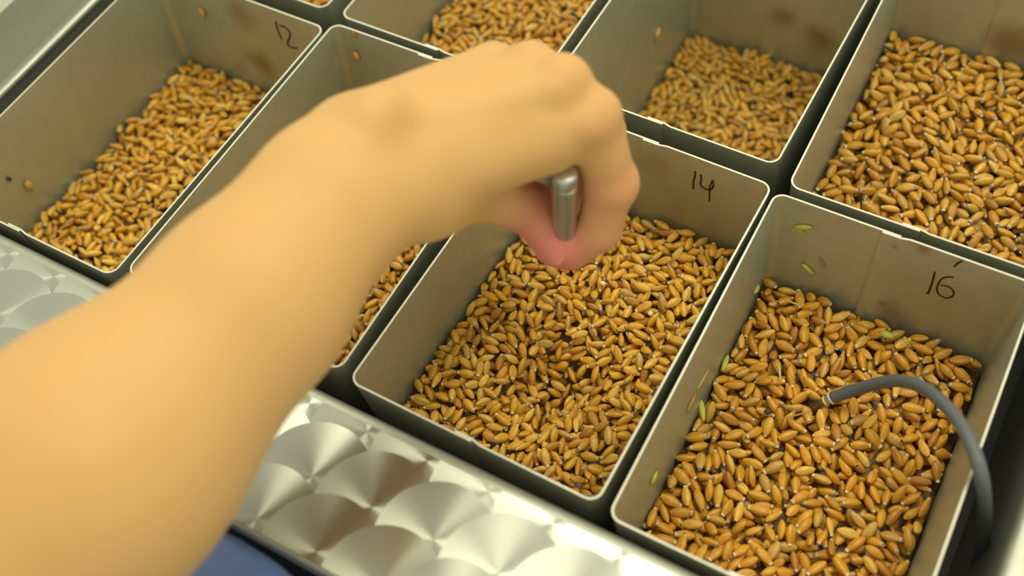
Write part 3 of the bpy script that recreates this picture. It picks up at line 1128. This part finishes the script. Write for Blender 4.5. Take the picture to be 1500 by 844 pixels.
def surface_nets(D, lo, vs):
    S = D < 0
    cs = np.zeros(tuple(n - 1 for n in D.shape), np.int8)
    for dx in (0, 1):
        for dy in (0, 1):
            for dz in (0, 1):
                cs += S[dx:D.shape[0] - 1 + dx, dy:D.shape[1] - 1 + dy, dz:D.shape[2] - 1 + dz]
    act = np.argwhere((cs > 0) & (cs < 8))
    idx = -np.ones(cs.shape, np.int32)
    idx[tuple(act.T)] = np.arange(len(act))
    P = np.zeros((len(act), 3))
    n = np.zeros(len(act))
    corners = [(x, y, z) for x in (0, 1) for y in (0, 1) for z in (0, 1)]
    for a in corners:
        for ax_ in range(3):
            if a[ax_]:
                continue
            c = list(a)
            c[ax_] = 1
            A, B = act + np.array(a), act + np.array(c)
            da, db = D[tuple(A.T)], D[tuple(B.T)]
            m = (da < 0) != (db < 0)
            t = da[m] / (da[m] - db[m])
            P[m] += A[m] + (B[m] - A[m]) * t[:, None]
            n[m] += 1
    P = P / n[:, None]
    Q = []
    for ax_ in range(3):
        u, v = [(1, 2), (2, 0), (0, 1)][ax_]
        sa = [slice(None)] * 3
        sb = [slice(None)] * 3
        sa[ax_] = slice(0, -1)
        sb[ax_] = slice(1, None)
        m = S[tuple(sa)] != S[tuple(sb)]
        e = np.argwhere(m)
        e = e[(e[:, u] > 0) & (e[:, v] > 0) & (e[:, u] < D.shape[u] - 1) & (e[:, v] < D.shape[v] - 1)]
        eu, ev = np.eye(3, dtype=int)[u], np.eye(3, dtype=int)[v]
        q = np.stack([idx[tuple((e - eu - ev).T)], idx[tuple((e - ev).T)], idx[tuple(e.T)], idx[tuple((e - eu).T)]], -1)
        flip = ~S[tuple(e.T)]
        q[flip] = q[flip][:, ::-1]
        Q.append(q)
    return P * vs + lo, np.concatenate(Q)


PV, PQ = surface_nets(D, lo, VS)
# two passes of smoothing over the quads
along = (PV - JT['wrist']) @ ax
soft = np.clip((-0.004 - along) / 0.03, 0, 1)[:, None]          # the forearm is smoothed further than the hand
for it in range(60):
    acc = np.zeros_like(PV)
    cn = np.zeros(len(PV))
    for i in range(4):
        for j in (1, 3):
            np.add.at(acc, PQ[:, i], PV[PQ[:, (i + j) % 4]])
            np.add.at(cn, PQ[:, i], 1)
    wgt = 0.5 if it < 3 else 0.6 * soft
    PV = PV * (1 - wgt) + wgt * acc / cn[:, None]
blush = np.zeros(len(PV))
for j, r, s in (('t3', 0.017, 1.0), ('i4', 0.015, 0.75), ('t2', 0.022, 0.8), ('i3', 0.018, 0.45), ('i2', 0.018, 0.4), ('m1', 0.012, 0.22), ('i1', 0.013, 0.22), ('r1', 0.012, 0.2), ('m4', 0.02, 0.4), ('r4', 0.02, 0.4), ('t1', 0.016, 0.3)):
    dd = np.linalg.norm(PV - JT[j], axis=1)
    blush = np.maximum(blush, s * np.clip(1.6 - 1.6 * dd / (r * 1.25), 0, 1))
me = fast_mesh('person', PV, None, PQ, {'blush': np.stack([blush] * 3 + [np.ones(len(PV))], -1)})
person = link('person', me, M_SKIN)
tag(person, 'person with bare tan forearm reaching in, hand pinching a metal rod over bin 14', 'person')


def nail(f3, f4, r, out, name='fingernail'):
    a, b_ = JT[f3], JT[f4]
    t = (b_ - a) / np.linalg.norm(b_ - a)
    o_ = out - t * (out @ t)
    o_ = o_ / np.linalg.norm(o_)
    s = np.cross(t, o_)
    V, F = [], []
    nu, nv_ = 7, 9
    for lay in (0, 1):
        for i in range(nu):
            for j in range(nv_):
                u = i / (nu - 1)
                th = (j / (nv_ - 1) - 0.5) * 1.35 * math.sqrt(max(0.15, 1 - (2 * u - 1) ** 4))
                rr = r * (1.035 if lay else 0.97) * (1 - 0.22 * u * u)
                V.append(b_ + t * (-0.006 + 0.0125 * u - (0.0015 if u > .9 else 0) * abs(th)) + rr * (o_ * math.cos(th) + s * math.sin(th)))
    for lay in (0, 1):
        for i in range(nu - 1):
            for j in range(nv_ - 1):
                k = lay * nu * nv_ + i * nv_ + j
                q = (k, k + 1, k + nv_ + 1, k + nv_)
                F.append(q if lay else q[::-1])
    link(name, mesh(name, V, F), M_NAIL, person)


nail('t2', 't3', 0.0088, side * 0.8 - ax * 0.6 + upv * 0.25)
nail('i3', 'i4', 0.0078, -ax * 0.0 + side * 0.9 + ax * 0.4 - upv * 0.2)

# short sleeve round the upper arm and trousers below the ledge
dirn = (JT['elbow'] - shoulder_end) / np.linalg.norm(JT['elbow'] - shoulder_end)
pp = [shoulder_end - dirn * 0.06, shoulder_end - dirn * 0.03, shoulder_end + dirn * 0.005, shoulder_end + dirn * 0.03, shoulder_end + dirn * 0.0305, shoulder_end + dirn * 0.02]
v, f = tube(pp, [0.050, 0.053, 0.052, 0.053, 0.049, 0.047], 24)
link('shirt_sleeve', mesh('shirt_sleeve', v, f), M_BLUE, person)
bm = bmesh.new()
V, F = [], []
zz = np.concatenate([[-0.003, -0.0035, -0.005, -0.008, -0.013, -0.02], np.linspace(-0.032, FLOOR_Z, 36)])
seg = 40
for leg, cxl in enumerate((-0.005, -0.225)):
    base = len(V)
    for i, z in enumerate(zz):
        t = z / FLOOR_Z
        dm = (0.3, 0.7, 0.9, 0.98)[i] if i < 4 else 1.0
        rx, ry = (0.108 - 0.045 * t) * dm, (0.090 - 0.026 * t) * dm
        for k in range(seg):
            a = 2 * math.pi * k / seg
            fold = 1 + 0.035 * math.sin(3 * a + 9 * t + leg) * math.sin(21 * t + 2 * a) + 0.02 * math.sin(38 * t + 5 * a)
            V.append((cxl + rx * fold * math.cos(a), -0.1578 + ry * min(fold, 1.0)  * math.sin(a), z))
    for i in range(len(zz) - 1):
        for k in range(seg):
            k2 = (k + 1) % seg
            F.append((base + i * seg + k, base + (i + 1) * seg + k, base + (i + 1) * seg + k2, base + i * seg + k2))
    F.append(tuple(base + k for k in range(seg)))
    F.append(tuple(base + (len(zz) - 1) * seg + k for k in range(seg))[::-1])
tag(link('trousers', mesh('trousers', V, F), M_BLUE, person), 'blue cloth trousers')

# ------------------------------------------------------------------ the rod in the hand
ra, rb = J(827, 252, 402), J(827, 350, 436)
rd = (rb - ra) / np.linalg.norm(rb - ra)
v, f = tube([ra, ra + rd * 0.0004, ra + rd * 0.0012, ra + rd * 0.006, ra + rd * 0.0062, ra + rd * 0.007, ra + rd * 0.0072, rb, rb + rd * 0.001],
            [0.0036, 0.0044, 0.0048, 0.0048, 0.0043, 0.0043, 0.0047, 0.0044, 0.0034], 20)
rod = link('metal_rod', mesh('metal_rod', v, f), M_ROD)
rod.data.set_sharp_from_angle(angle=math.radians(40))
tag(rod, 'short grey metal rod held between thumb and index finger', 'rod')
